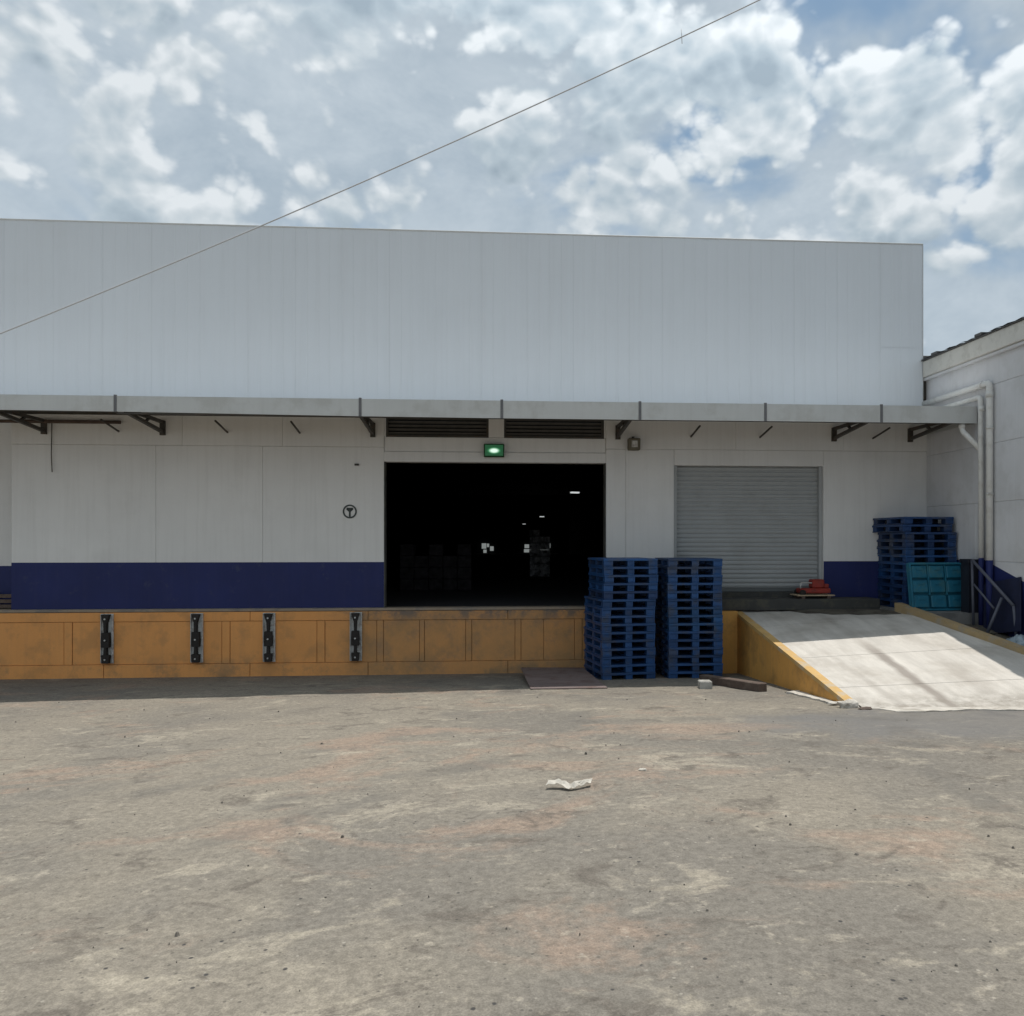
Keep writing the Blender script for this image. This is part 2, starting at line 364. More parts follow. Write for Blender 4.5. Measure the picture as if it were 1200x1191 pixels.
M['ramp'] = ramp_mat()

# worn yard asphalt
def yard_mat():
    m = bpy.data.materials.new('worn_yard_asphalt'); m.use_nodes = True; t = m.node_tree; n = t.nodes; l = t.links
    b = n['Principled BSDF']; b.inputs['Roughness'].default_value = .93; b.inputs['Specular IOR Level'].default_value = .25
    g = n.new('ShaderNodeNewGeometry')
    def nz(sc, detail=8, rg=.6, off=(0, 0, 0), sr=(1, 1, 1), dist=0):
        mp = n.new('ShaderNodeMapping'); mp.inputs['Location'].default_value = off; mp.inputs['Scale'].default_value = sr
        l.new(g.outputs['Position'], mp.inputs[0])
        q = n.new('ShaderNodeTexNoise'); q.inputs['Scale'].default_value = sc; q.inputs['Detail'].default_value = detail; q.inputs['Roughness'].default_value = rg
        q.inputs['Distortion'].default_value = dist
        l.new(mp.outputs[0], q.inputs['Vector']); return q.outputs[0]
    def mr(v, a, bb, c, d, sm=True):
        q = n.new('ShaderNodeMapRange'); q.interpolation_type = 'SMOOTHSTEP' if sm else 'LINEAR'; l.new(v, q.inputs[0])
        for i, k in enumerate((a, bb, c, d)): q.inputs[i + 1].default_value = k
        return q.outputs[0]
    def mixc(fac, a, bb, mode='MIX'):
        q = n.new('ShaderNodeMixRGB'); q.blend_type = mode
        if isinstance(fac, float): q.inputs[0].default_value = fac
        else: l.new(fac, q.inputs[0])
        for i, k in ((1, a), (2, bb)):
            if isinstance(k, tuple): q.inputs[i].default_value = (*k, 1)
            else: l.new(k, q.inputs[i])
        return q.outputs[0]
    def grey(v):
        q = n.new('ShaderNodeCombineColor')
        for i in range(3): l.new(v, q.inputs[i])
        return q.outputs[0]
    c = mixc(mr(nz(.35, 6, .6), .42, .6, 0, 1), (.214, .190, .154), (.170, .154, .131))
    c = mixc(mr(nz(.55, 9, .68, (4, 9, 0), (1, 1.5, 1), .6), .53, .64, 0, .75), c, (.262, .196, .150))      # clay-coloured dust
    c = mixc(mr(nz(1.5, 10, .7, (1, 3, 0), (1, 1.5, 1), .5), .54, .66, 0, .75), c, (.315, .28, .222))        # pale worn patches
    c = mixc(mr(nz(2.6, 10, .7, (11, 2, 0), (1, 1.4, 1), .7), .53, .66, 0, .75), c, (.115, .10, .084))       # dark patches
    c = mixc(mr(nz(6.5, 8, .7, (7, 5, 0), (1, 1.2, 1)), .57, .68, 0, .5), c, (.35, .312, .25))
    c = mixc(1.0, c, grey(mr(nz(24, 6, .7), .3, .7, .80, 1.19)), 'MULTIPLY')
    c = mixc(1.0, c, grey(mr(nz(110, 4, .7), .3, .7, .80, 1.2)), 'MULTIPLY')
    vo = n.new('ShaderNodeTexVoronoi'); vo.inputs['Scale'].default_value = 11; l.new(g.outputs['Position'], vo.inputs['Vector'])
    sp = n.new('ShaderNodeMath'); sp.operation = 'MULTIPLY'; l.new(mr(vo.outputs['Distance'], .07, .14, 1, 0), sp.inputs[0])
    l.new(mr(nz(3, 4, .6, (2, 2, 2)), .52, .56, 0, 1), sp.inputs[1])
    c = mixc(sp.outputs[0], c, (.055, .052, .05))
    for off_, thr, colr, am in (((0, 0, 0), .90, (.06, .056, .05), .6), ((3.3, 1.7, 0), .955, (.38, .35, .30), .5)):
        vp = n.new('ShaderNodeMapping'); vp.inputs['Location'].default_value = off_; l.new(g.outputs['Position'], vp.inputs[0])
        v2 = n.new('ShaderNodeTexVoronoi'); v2.inputs['Scale'].default_value = 34; l.new(vp.outputs[0], v2.inputs['Vector'])
        sc_ = n.new('ShaderNodeSeparateColor'); l.new(v2.outputs['Color'], sc_.inputs[0])
        mm_ = n.new('ShaderNodeMath'); mm_.operation = 'MULTIPLY'; l.new(mr(v2.outputs['Distance'], .18, .32, 1, 0), mm_.inputs[0]); l.new(mr(sc_.outputs[0], thr, thr + .03, 0, am), mm_.inputs[1])
        c = mixc(mm_.outputs[0], c, colr)
    # cracks
    mpw = n.new('ShaderNodeTexNoise'); mpw.inputs['Scale'].default_value = 1.6; mpw.inputs['Detail'].default_value = 6
    l.new(g.outputs['Position'], mpw.inputs['Vector'])
    ad = n.new('ShaderNodeVectorMath'); ad.operation = 'MULTIPLY_ADD'; l.new(mpw.outputs['Color'], ad.inputs[0]); ad.inputs[1].default_value = (1.3, 1.3, 0); l.new(g.outputs['Position'], ad.inputs[2])
    ve = n.new('ShaderNodeTexVoronoi'); ve.feature = 'DISTANCE_TO_EDGE'; ve.inputs['Scale'].default_value = .55; l.new(ad.outputs[0], ve.inputs['Vector'])
    ck = n.new('ShaderNodeMath'); ck.operation = 'MULTIPLY'; l.new(mr(ve.outputs['Distance'], .002, .008, 1, 0), ck.inputs[0]); l.new(mr(nz(.9, 3, .6, (5, 5, 0)), .58, .68, 0, .3), ck.inputs[1])
    c = mixc(ck.outputs[0], c, (.075, .07, .065))
    # tyre-darkened swathe in front of the ramp foot
    sx = n.new('ShaderNodeSeparateXYZ'); l.new(g.outputs['Position'], sx.inputs[0])
    def ma(op, a, bb):
        q = n.new('ShaderNodeMath'); q.operation = op
        for i, k in enumerate((a, bb)):
            if isinstance(k, (int, float)): q.inputs[i].default_value = k
            else: l.new(k, q.inputs[i])
        return q.outputs[0]
    ex = ma('DIVIDE', ma('SUBTRACT', sx.outputs[0], 4.9), 2.6); ey = ma('DIVIDE', ma('ADD', sx.outputs[1], 6.1), 1.1)
    rr = ma('ADD', ma('ADD', ma('MULTIPLY', ex, ex), ma('MULTIPLY', ey, ey)), ma('MULTIPLY', ma('SUBTRACT', nz(2.0, 7), .5), 2.2))
    c = mixc(mr(rr, .2, 1.25, .65, 0), c, (.145, .143, .142))
    for cx_, cy_, rad, wd in ((2.2, -13.2, 7.6, .13), (2.2, -13.2, 6.1, .13), (-5.5, -3.6, 5.2, .12), (-5.5, -3.6, 6.7, .12), (9.5, -9.4, 6.3, .12)):
        dx = ma('SUBTRACT', sx.outputs[0], cx_); dy = ma('SUBTRACT', sx.outputs[1], cy_)
        dist = ma('POWER', ma('ADD', ma('MULTIPLY', dx, dx), ma('MULTIPLY', dy, dy)), .5)
        q_ = n.new('ShaderNodeMath'); q_.operation = 'ABSOLUTE'; l.new(ma('SUBTRACT', dist, rad), q_.inputs[0])
        c = mixc(ma('MULTIPLY', mr(q_.outputs[0], wd * .5, wd * 1.6, .42, 0), mr(nz(1.3, 7, .7, (cx_, 3, 0)), .42, .62, 0, 1)), c, (.115, .108, .098))
    # oil-dark strip where wheels stop against the dock
    l.new(c, b.inputs['Base Color'])
    h = ma('ADD', ma('ADD', ma('MULTIPLY', nz(15, 9, .75), .9), ma('MULTIPLY', nz(90, 4, .7), .35)), ma('MULTIPLY', nz(4, 6), 1.4))
    bp = n.new('ShaderNodeBump'); bp.inputs['Strength'].default_value = .38; bp.inputs['Distance'].default_value = .02
    l.new(h, bp.inputs['Height']); l.new(bp.outputs[0], b.inputs['Normal'])
    return m
M['yard'] = yard_mat()

# ------------------------------------------------------------------ ground
def gz0(x, y):
    if y >= 0: return 0.0
    k = .060 + .005 * max(-7, min(1, x)); u = -y
    s = u if u < 6 else 6 + 3 * (1 - math.exp(-(u - 6) / 3))
    return k * s
def gz(x, y): return gz0(x, y)
def axis(lo, hi, st, far):
    a = []; q = lo
    while q <= hi + 1e-6: a.append(q); q += st
    l = []; d = st; q = lo
    while q > -far: d *= 1.35; q -= d; l.append(q)
    r = []; d = st; q = a[-1]
    while q < far: d *= 1.35; q += d; r.append(q)
    return l[::-1] + a + r
xs = axis(-9, 9, .09, 600); ys = axis(-12.6, .2, .09, 600)
vv = []; nx = len(xs)
for y in ys:
    for x in xs:
        z = gz0(x, y)
        if -9 < x < 9 and -12.6 < y < -.05:
            fd = min(1, (-y) / .6)
            z += fd * (.012 * noise.noise(Vector((x * 1.3, y * 1.3, 0))) + .006 * noise.noise(Vector((x * 4, y * 4, 3))) + .003 * noise.noise(Vector((x * 9, y * 9, 7))))
        vv.append((x, y, z))
ff = [(j * nx + i, j * nx + i + 1, (j + 1) * nx + i + 1, (j + 1) * nx + i) for j in range(len(ys) - 1) for i in range(nx - 1)]
gm = bpy.data.meshes.new('ground'); gm.from_pydata(vv, [], ff); gm.polygons.foreach_set('use_smooth', [True] * len(ff)); gm.materials.append(M['yard'])
link('ground', gm, kind='structure')

# loose grit (stuff)
st = MB()
for i in range(420):
    y = -12.2 + 9.6 * random.random() ** 1.5; x = random.uniform(-1, 1) * (1.5 + (y + 14.3) * .6) + .3
    r = random.choice((.003, .004, .004, .005, .006, .008, .012)) * random.uniform(.8, 1.3)
    if y < -10.5: r *= .7
    z = gz(x, y); a = random.random() * 3
    p = [Vector((math.cos(a + k * 1.257) * r * random.uniform(.7, 1.3), math.sin(a + k * 1.257) * r * random.uniform(.6, 1.2), 0)) for k in range(5)]
    base = Vector((x, y, z - .003)); top = base + Vector((0, 0, r * random.uniform(.7, 1.2) + .004))
    b0 = len(st.v)
    st.v += [tuple(base + q) for q in p] + [tuple(top + q * .45) for q in p]
    for k in range(5): st.f.append((b0 + k, b0 + (k + 1) % 5, b0 + 5 + (k + 1) % 5, b0 + 5 + k)); st.sm.append(False)
    st.f.append(tuple(b0 + 5 + k for k in range(5))); st.sm.append(False)
st.build('loose_grit', M['stone'], label='small dark stones and grit scattered over the worn asphalt yard', cat='grit', kind='stuff')

# ------------------------------------------------------------------ warehouse
XL, XD0, XD1, XS0, XS1, XR = -7.67, -1.75, 1.96, 3.13, 5.745, 7.6
ZD = 1.105; ZT = 7.36
W = empty('warehouse_building', (0, 0, 0), label='long white warehouse with tall blank parapet, navy base band, open bay and roller shutter', cat='warehouse')
def wpanel(x0, x1, z0, z1, y0=0.0, th=.2, name='wall_panel', m='wall', bev=.006, g=.0012):
    return MB().box(x0 + g, x1 - g, y0, y0 + th, z0 + g * (z0 > 1.2), z1 - g, bev=bev).build(name, M[m], W)
ZB = 3.77; ZU = 4.55
# lower wall panels
for a, b in ((XL, -5.42), (-5.42, -3.72), (-3.72, XD0)): wpanel(a, b, ZD, ZB)
wpanel(XD1, 2.30, ZD, ZB); wpanel(2.30, XS0, ZD, ZB); wpanel(XS1, XR, ZD, ZB)
wpanel(XS0, XS1, 3.50, ZB)
wpanel(XS0, XS1, ZD, 1.335, .03, .17, m='plinth')
wpanel(XD0, XD1, 3.53, 3.70, g=.0); wpanel(XD0, XD1, 3.70, 3.945, .02, .18, g=.001)
# tie beam and piers with the two louvred openings
for a, b in ((XL, -5.0), (-5.0, -3.4), (-3.4, XD0)): wpanel(a, b, ZB, ZU, -.012)
wpanel(XD0, -1.72, 3.945, ZU); wpanel(-.02, .24, 3.945, ZU, -.03); wpanel(1.93, XD1, 3.945, ZU)
for a, b in ((XD1, 4.2), (4.2, 6.1), (6.1, XR)): wpanel(a, b, ZB, ZU, -.012)
for a, b in ((-1.72, -.02), (.24, 1.93)):
    MB().box(a, b, .17, .2, 3.945, ZU).build('louvre_backing', M['dark'], W)
    lv = MB(); fr = .035
    lv.box(a, b, .03, .09, 3.945, 3.945 + fr); lv.box(a, a + fr, .03, .09, 3.98, ZU); lv.box(b - fr, b, .03, .09, 3.98, ZU)
    lo = lv.build('louvre_vent', M['steel_dark'], W)
    sm = MB().box(a + fr, b - fr, -.028, .028, -.004, .004, Matrix.Rotation(R(-38), 4, 'X')).mesh('slat', M['vent'])
    for k in range(7):
        s_ = link('slat', sm, lo); s_.location = (0, .06, 4.01 + k * .062)
# navy band
for a, b in ((XL + .002, XD0 - .002), (XS1 + .002, XR - .002)):
    MB().box(a, b, -.004, -.0002, ZD + .004, 1.863).build('painted_band', M['band'], W)
MB().box(XD1 + .002, XS0 - .002, -.004, -.0002, ZD + .004, 1.863).build('painted_band', M['band'], W)
# recessed far-left stretch
MB().box(-16, XL - .002, .42, .62, ZD, ZU, bev=.004).build('wall_panel', M['wall'], W)
MB().box(XL - .002, XL + .19, .202, .42, ZD, ZU).build('wall_panel', M['wall'], W)
MB().box(-16, XL - .004, .413, .4195, ZD + .004, 1.80).build('painted_band', M['band'], W)
# parapet: ribbed sheet panels
def rib_panel(x0, x1, z0, z1, y):
    m = MB(); n = 4; wd = (x1 - x0); pts = [(x0, y + .003)]
    for k in range(n):
        a = x0 + .006 + (wd - .012) * k / n; b = x0 + .006 + (wd - .012) * (k + 1) / n; g = (b - a)
        pts += [(a + .004, y), (b - .018, y), (b - .013, y + .002), (b - .005, y + .002)]
    pts += [(x1, y + .003)]
    for i in range(len(pts) - 1):
        (xa, ya), (xb, yb) = pts[i], pts[i + 1]
        m.quad([(xa, ya, z0), (xb, yb, z0), (xb, yb, z1), (xa, ya, z1)])
    return m
zp0 = 4.44
edges = [7.5 - i * .763 for i in range(0, 31)]
for i in range(30):
    x1, x0 = edges[i], edges[i + 1]
    if i == 0:
        rib_panel(x0 + .002, x1 - .002, zp0, 5.56, -.045).build('parapet_panel', M['parapet'], W)
        rib_panel(x0 + .002, x1 - .002, 5.566, ZT, -.045).build('parapet_panel', M['parapet'], W)
    else:
        rib_panel(x0 + .0004, x1 - .0004, zp0, ZT, -.045 + random.uniform(-.0015, .0015)).build('parapet_panel', M['parapet'], W)
MB().box(edges[-1], 7.5, -.0405, .16, ZU + .002, ZT - .01).build('parapet_core', M['parapet'], W)
MB().box(edges[-1], 7.506, -.052, .18, ZT - .009, ZT + .018, bev=.004).build('coping', M['fascia'], W)
MB().box(7.5, 7.506, -.05, .165, zp0, ZT - .012).build('corner_trim', M['fascia'], W)
MB().box(-16, 7.5, .2, 66, 6.6, 6.7).build('roof', M['roof'], W)
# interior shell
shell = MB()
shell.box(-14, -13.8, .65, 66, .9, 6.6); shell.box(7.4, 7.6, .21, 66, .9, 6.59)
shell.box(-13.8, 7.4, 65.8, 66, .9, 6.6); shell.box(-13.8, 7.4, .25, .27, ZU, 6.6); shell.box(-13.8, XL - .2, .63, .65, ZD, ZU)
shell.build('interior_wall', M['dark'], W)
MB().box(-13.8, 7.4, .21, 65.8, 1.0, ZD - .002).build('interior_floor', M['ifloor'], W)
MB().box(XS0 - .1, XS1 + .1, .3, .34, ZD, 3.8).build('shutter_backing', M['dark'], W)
for px, wd, zz, hh in ((-.75, .42, 1.55, .5), (-.28, .22, 1.7, .32), (.02, .34, 1.35, .42), (-.6, .3, 1.16, .3), (3.2, .7, 1.2, .30), (3.25, .45, 1.6, .35), (4.62, 1.05, 1.62, .42), (4.7, .8, 1.2, .25)):
    MB().box(px, px + wd, 65.6, 65.7, zz, zz + hh).build('window', M['day'], W)
# jamb trim of the bay
MB().box(XD0, XD0 + .02, -.002, .2, ZD + .001, 3.527).build('door_jamb', M['plinth'], W)
MB().box(XD1 - .02, XD1, -.002, .2, ZD + .001, 3.527).build('door_jamb', M['plinth'], W)
# roller shutter
SH = MB().box(XS0 + .06, XS1 - .06, .16, .165, 1.34, 3.498).build('roller_shutter', M['shutter'], W)
nsl = 27; z0 = 1.40; ph = (3.497 - z0) / nsl
pr = [(0, .004), (.12, .0), (.30, -.016), (.62, -.020), (.84, -.008), (.93, .003), (1.0, .004)]
sl = MB()
for i in range(len(pr) - 1):
    za, ya = pr[i][0] * ph, pr[i][1]; zb, yb = pr[i + 1][0] * ph, pr[i + 1][1]
    sl.quad([(XS0 + .05, ya, za), (XS1 - .05, ya, za), (XS1 - .05, yb, zb), (XS0 + .05, yb, zb)])
slm = sl.mesh('slat', M['shutter'])
for k in range(nsl):
    o = link('slat', slm, SH); o.location = (0, .145 + random.uniform(-.0015, .0015), z0 + k * ph)
MB().box(XS0 + .05, XS1 - .05, .11, .15, 1.336, 1.398, bev=.004).build('bottom_bar', M['shutterbar'], SH)
for a in (XS0, XS1 - .06): MB().box(a, a + .06, .05, .158, 1.337, 3.498, bev=.004).build('guide_rail', M['shutter'], SH)

# canopy
CY = -1.6; CZ = 4.285
can = MB(); ct = MB(); n = 120; x0c, x1c = -16, 7.56
for k in range(n * 3):
    xa = x0c + (x1c - x0c) * k / (n * 3); xb = x0c + (x1c - x0c) * (k + 1) / (n * 3); h = .025 if k % 3 == 1 else 0; h2 = .025 if (k + 1) % 3 == 1 else 0
    ct.quad([(xa, -.047, 4.345 + h), (xa, CY + .01, CZ - .05 + h), (xb, CY + .01, CZ - .05 + h2), (xb, -.047, 4.345 + h2)])
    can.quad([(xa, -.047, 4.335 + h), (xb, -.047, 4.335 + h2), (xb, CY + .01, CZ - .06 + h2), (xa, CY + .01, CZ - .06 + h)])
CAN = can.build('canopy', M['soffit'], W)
ct.build('roof_sheet', M['sheettop'], CAN)
joints = [-16, -13.4, -10.9, -8.6, -5.382, -1.903, .178, 2.259, 4.194, 6.023, 7.56]
for i in range(len(joints) - 1):
    a, b = joints[i], joints[i + 1]
    f_ = MB(); t_ = random.uniform(-.004, .004)
    def fz(x): return 4.09 - .05 * max(0, min(1, (x + 7) / 6))
    y0, y1 = CY, CY + .012
    zA, zB = fz(a), fz(b)
    P = [(a + .006, y0 + t_, zA), (b - .006, y0 + t_, zB), (b - .006, y0, CZ + .01), (a + .006, y0, CZ + .01)]
    Q = [(p[0], y1, p[2]) for p in P]
    f_.quad(P); f_.quad(Q[::-1])
    for k in range(4): f_.quad([P[k], Q[k], Q[(k + 1) % 4], P[(k + 1) % 4]])
    # folded lip top and bottom
    f_.box(a + .006, b - .006, y0, y0 + .07, CZ + .0105, CZ + .018); 
    f_.build('fascia_panel', M['fascia'], CAN)
    MB().box(a + .006, b - .006, y0 + .013, y0 + .10, min(zA, zB) + .004, min(zA, zB) + .016).build('edge_angle', M['steel_dark'], CAN)
for j in joints[1:-1]:
    MB().box(j - .020, j + .020, CY - .010, CY + .02, fz(j) - .006, CZ + .035, bev=.003).build('strap', M['strap'], CAN)
MB().box(7.548, 7.56, CY, -.05, 4.05, 4.30).build('fascia_panel', M['fascia'], CAN)
for by in (-.55, -1.1):
    MB().box(-16, 7.54, by - .03, by + .03, 4.10 + .06 * (by < -1) * 0 + .08, 4.10 + .118).build('purlin', M['steel_dark'], CAN)
brk = MB()
brk.bar((0, -.05, 3.985), (0, -1.45, 4.10), .05, .05); brk.bar((0, -.05, 4.145), (0, -1.5, 4.135), .05, .05); brk.bar((0, -.035, 3.93), (0, -.035, 4.165), .08, .05)
brk.bar((0, -.75, 4.04), (0, -.55, 4.15), .035, .035)
bm = brk.mesh('bracket', M['steel_dark'])
for bx in (-12.5, -9.9, -7.15, -5.30, -1.93, 2.16, 5.92, 7.28):
    o = link('bracket', bm, CAN); o.location = (bx, 0, 0)
stm = MB().tube([(0, -.0, 3.99), (0, -.62, 4.09)], .016, 8).mesh('strut', M['steel_dark'])
stm2 = MB().box(-.03, .03, -.02, 0, 3.95, 4.04).mesh('strut_plate', M['steel_dark'])
for bx in (-6.0, -4.28, -3.12, 3.42, 4.62, 6.62):
    o = link('strut', stm, CAN); o.location = (bx, -.014, .0); 

# ------------------------------------------------------------------ loading dock
DK = empty('loading_dock', (0, 0, 0), label='long ochre painted concrete loading dock with recessed front panels under the white wall', cat='loading dock')
MB().box(-16, 3.72, -.06, .2, -.3, ZD - .10).build('dock_core', M['joint'], DK)
MB().box(-16, 3.9, -.075, .199, ZD - .045, ZD, bev=.008).build('dock_edge', M['edge'], DK)
dj = [-16, -13.8, -11.5, -9.3, -6.82, -6.69, -4.35, -4.22, -2.83, -2.70, -1.86, -1.75, -1.16, -1.08, -.40, -.30, .42, .52, .90, 1.42, 1.55, 2.4, 3.3]
def pan(a, b, z0, z1, y=-.078, wn_=False, name='dock_panel'):
    MB().box(a + .004, b - .004, y, -.0605, z0 + .003, z1 - .003, bev=.004).build(name, M['ochre_worn' if wn_ else 'ochre'], DK)
for i in range(len(dj) - 1):
    a, b = dj[i], dj[i + 1]; narrow = (b - a) < .2
    pan(a, b, .215, .905, -.082 if narrow else -.074, a >= -2.0)
tops = [-16, -12, -8.9, -6.2, -3.9, -2.0, .3, 1.9, 3.72]
for a, b in zip(tops, tops[1:]): pan(a, b, .905, ZD - .047, -.084, a >= -2.0, 'top_rail')
for a, b in zip(tops, tops[1:]): pan(a, b, -.1, .215, -.092, a >= .3, 'base_rail')
MB().box(-16, XL - .01, .2, .41, .9, ZD - .001).build('dock_ledge', M['dockfloor'], DK)

# dock bumpers
def bumper():
    r = empty('dock_bumper', (0, 0, 0))
    MB().box(-.10, .10, -.103, -.0925, .24, 1.04, bev=.002).build('back_plate', M['galv'], r)
    p = MB()
    p.box(-.096, -.084, -.125, -.1032, .26, 1.03); p.box(.084, .096, -.125, -.1032, .26, 1.03)
    p.build('side_channel', M['galv'], r)
    def blk(z0, z1, w0, w1):
        m = MB(); y0, y1 = -.19, -.1035
        a = [(-w0, y0, z0), (w0, y0, z0), (w1, y0, z1), (-w1, y0, z1)]; b = [(q[0], y1, q[2]) for q in a]
        m.quad(a); m.quad(b[::-1])
        for k in range(4): m.quad([a[k], b[k], b[(k + 1) % 4], a[(k + 1) % 4]])
        m.build('rubber_block', M['rubber'], r)
    blk(.25, .38, .052, .062); blk(.383, .50, .024, .018); blk(.503, .60, .06, .064); blk(.603, .74, .064, .058)
    blk(.743, .90, .018, .024); blk(.903, 1.03, .028, .064)
    for z in (.31, .62, .96):
        MB().tube([(0, -.191, z), (0, -.202, z)], .014, 8).build('bolt', M['galv'], r)
    return r
BX = (-6.14, -4.737, -3.591, -2.196)
b0 = bumper(); bl = ['second pale-edged black rubber bumper on the ochre dock, left of the wall symbol by two', '', '']
blab = ['black rubber dock bumper nearest the left end of the ochre dock', 'black rubber dock bumper second from the left on the ochre dock',
        'black rubber dock bumper third from the left, under the vertical wall joint', 'dull grimy dock bumper nearest the open bay, under the round wall symbol']
for i, bx in enumerate(BX):
    o = b0 if i == 0 else copy_tree(b0)
    o.location = (bx, 0, 0); setp(o, blab[i], 'bumper', 'rubber bumpers along the dock face')

# ------------------------------------------------------------------ ramp
RP = empty('concrete_ramp', (4.05, 0, 0), label='pale concrete vehicle ramp with yellow kerbs rising to the roller shutter', cat='ramp')
def rpart(mb, name, m, **k):
    o = mb.build(name, M[m], RP, **k); o.location = (-4.05, 0, 0); return o
RL = 4.17
def xr(y): return 6.52 + (-(y) - 1.0) * .228 if y < -1 else 6.52
def zr(x, y):
    t = (x - 4.05) / 2.6; return (1.10 + .152 * y) * (1 - t) + min(1.15, 1.305 + .18 * y) * t if y < -.02 else 1.10
rows = [-.0, -1.45, -3.12, -4.35, -5.25]
for i in range(4):
    ya, yb = rows[i], rows[i + 1]
    g = .004; xa = xr(ya); xb = xr(yb)
    m = MB(); n_ = 6
    for q in range(n_):
        fa, fb = q / n_, (q + 1) / n_
        P = [(RL + .004 + (xa - RL - .004) * fa, ya - g), (RL + .004 + (xa - RL - .004) * fb, ya - g), (RL + .004 + (xb - RL - .004) * fb, yb + g), (RL + .004 + (xb - RL - .004) * fa, yb + g)]
        m.quad([(x, y, zr(x, y)) for x, y in P[::-1]])
    m.quad([(RL + .004, yb + g, zr(RL, yb) ), (xb, yb + g, zr(xb, yb)), (xb, yb + g, zr(xb, yb) - .1), (RL + .004, yb + g, zr(RL, yb) - .1)][::-1])
    rpart(m, 'slab', 'ramp')
# infill just under the joints
m = MB(); m.prism([(RL, 0), (6.5, 0), (6.5, -1), (xr(-5.2), -5.2), (RL, -5.2)], lambda x, y: -.2, lambda x, y: zr(x, y) - .03); rpart(m, 'joint_infill', 'kerb_conc')
m = MB(); m.prism([(4.05, 0), (4.168, 0), (4.168, -4.86), (4.05, -4.86)], lambda x, y: 1.10 + .152 * y - .035, lambda x, y: 1.118 + .152 * y); rpart(m, 'kerb', 'yellow')
m = MB(); m.prism([(4.056, 0), (4.168, 0), (4.168, -4.83), (4.056, -4.83)], lambda x, y: -.2, lambda x, y: 1.063 + .152 * y); rpart(m, 'side_wall', 'ramp_side')
def ck(y): return 1.215 + (y + 1.0) * .18
pl = [(xr(-1.0) + .004, -1.0), (xr(-1.0) + .13, -1.0), (xr(-5.3) + .13, -5.3), (xr(-5.3) + .004, -5.3)]
m = MB(); m.prism(pl, lambda x, y: -.1, lambda x, y: max(ck(y), zr(x, y) + .06)); rpart(m, 'kerb', 'kerbtan')
# landing step under the shutter
m = MB().box(3.0, 6.52, -.5, -.005, 1.06, 1.245, bev=.01); rpart(m, 'shutter_step', 'plinth')
m = MB().box(3.73, 4.048, -.62, -.076, -.1, 1.06); rpart(m, 'side_wall', 'ramp_side')
# platform and bank right of the kerb
m = MB().box(6.524, 7.598, -.999, -.005, -.1, 1.105); rpart(m, 'platform', 'dockfloor')
m = MB().prism([(xr(-1.0) + .135, -1.001), (7.598, -1.001), (7.598, -1.72), (xr(-1.72) + .135, -1.72)], -.1, 1.10); rpart(m, 'platform', 'dockfloor')
m = MB().prism([(xr(-1.72) + .135, -1.722), (7.598, -1.722), (7.598, -6), (xr(-5.3) + .135, -5.3)], lambda x, y: -.1, lambda x, y: max(.2, .93 + (y + 1.72) * .17)); rpart(m, 'bank', 'kerb_conc')

# broken concrete at the foot of the ramp
def ragged(pts, seed, amp):
    rr = random.Random(seed); out = []
    for i in range(len(pts)):
        a = pts[i]; b = pts[(i + 1) % len(pts)]; k = max(2, int(math.hypot(b[0] - a[0], b[1] - a[1]) / .07))
        for q in range(k):
            t = q / k; out.append((a[0] + (b[0] - a[0]) * t + rr.uniform(-amp, amp), a[1] + (b[1] - a[1]) * t + rr.uniform(-amp, amp)))
    return out
m = MB()
top = ragged([(4.32, -5.18), (4.42, -5.42), (5.2, -5.36), (6.1, -5.44), (7.3, -5.4), (7.3, -5.12), (5.6, -5.10), (4.6, -5.08)], 3, .03)
m.prism(top, lambda x, y: gz(x, y) - .05, lambda x, y: gz(x, y) + .012 + .006 * noise.noise(Vector((x * 6, y * 6, 0))))
m.build('concrete_apron', M['spill'], label='ragged pale concrete strip along the foot of the ramp', cat='concrete strip')
m = MB()
m.prism(ragged([(4.047, -3.35), (3.86, -3.5), (3.93, -4.2), (3.97, -4.75), (4.047, -4.75)], 5, .018), lambda x, y: gz(x, y) - .05, lambda x, y: gz(x, y) + .02 + .03 * max(0, (x - 3.9)))
m.build('mortar_spill', M['spill'], label='whitish mortar spill along the left base of the ramp side', cat='mortar spill')
def rock(name, loc, r, seed, mt, sc=(1, 1, .6), **k):
    b = bmesh.new(); bmesh.ops.create_icosphere(b, subdivisions=2, radius=1)
    for v in b.verts:
        d = 1 + .45 * noise.noise(v.co * 1.6 + Vector((seed * 3.1, 0, 0))); v.co = Vector((v.co.x * sc[0], v.co.y * sc[1], v.co.z * sc[2])) * d * r
    me = bpy.data.meshes.new(name); b.to_mesh(me); b.free(); me.materials.append(M[mt])
    o = link(name, me, None, **k); o.location = loc; return o
rock('rubble_lump', (4.04, -4.98, gz(4, -5) + .03), .09, 1, 'spill', (1.5, .9, .7), label='broken lump of concrete at the left corner of the ramp foot', cat='rubble')
rock('rubble_lump', (4.16, -5.16, gz(4, -5) + .015), .05, 2, 'wood', (1.8, 1, .5), label='small dark lump beside the broken concrete at the ramp foot', cat='rubble')
rock('rubble_lump', (3.96, -4.75, gz(4, -5) + .01), .04, 5, 'spill', (1.5, 1, .5), label='small pale chip resting against the ramp side near its foot', cat='rubble')

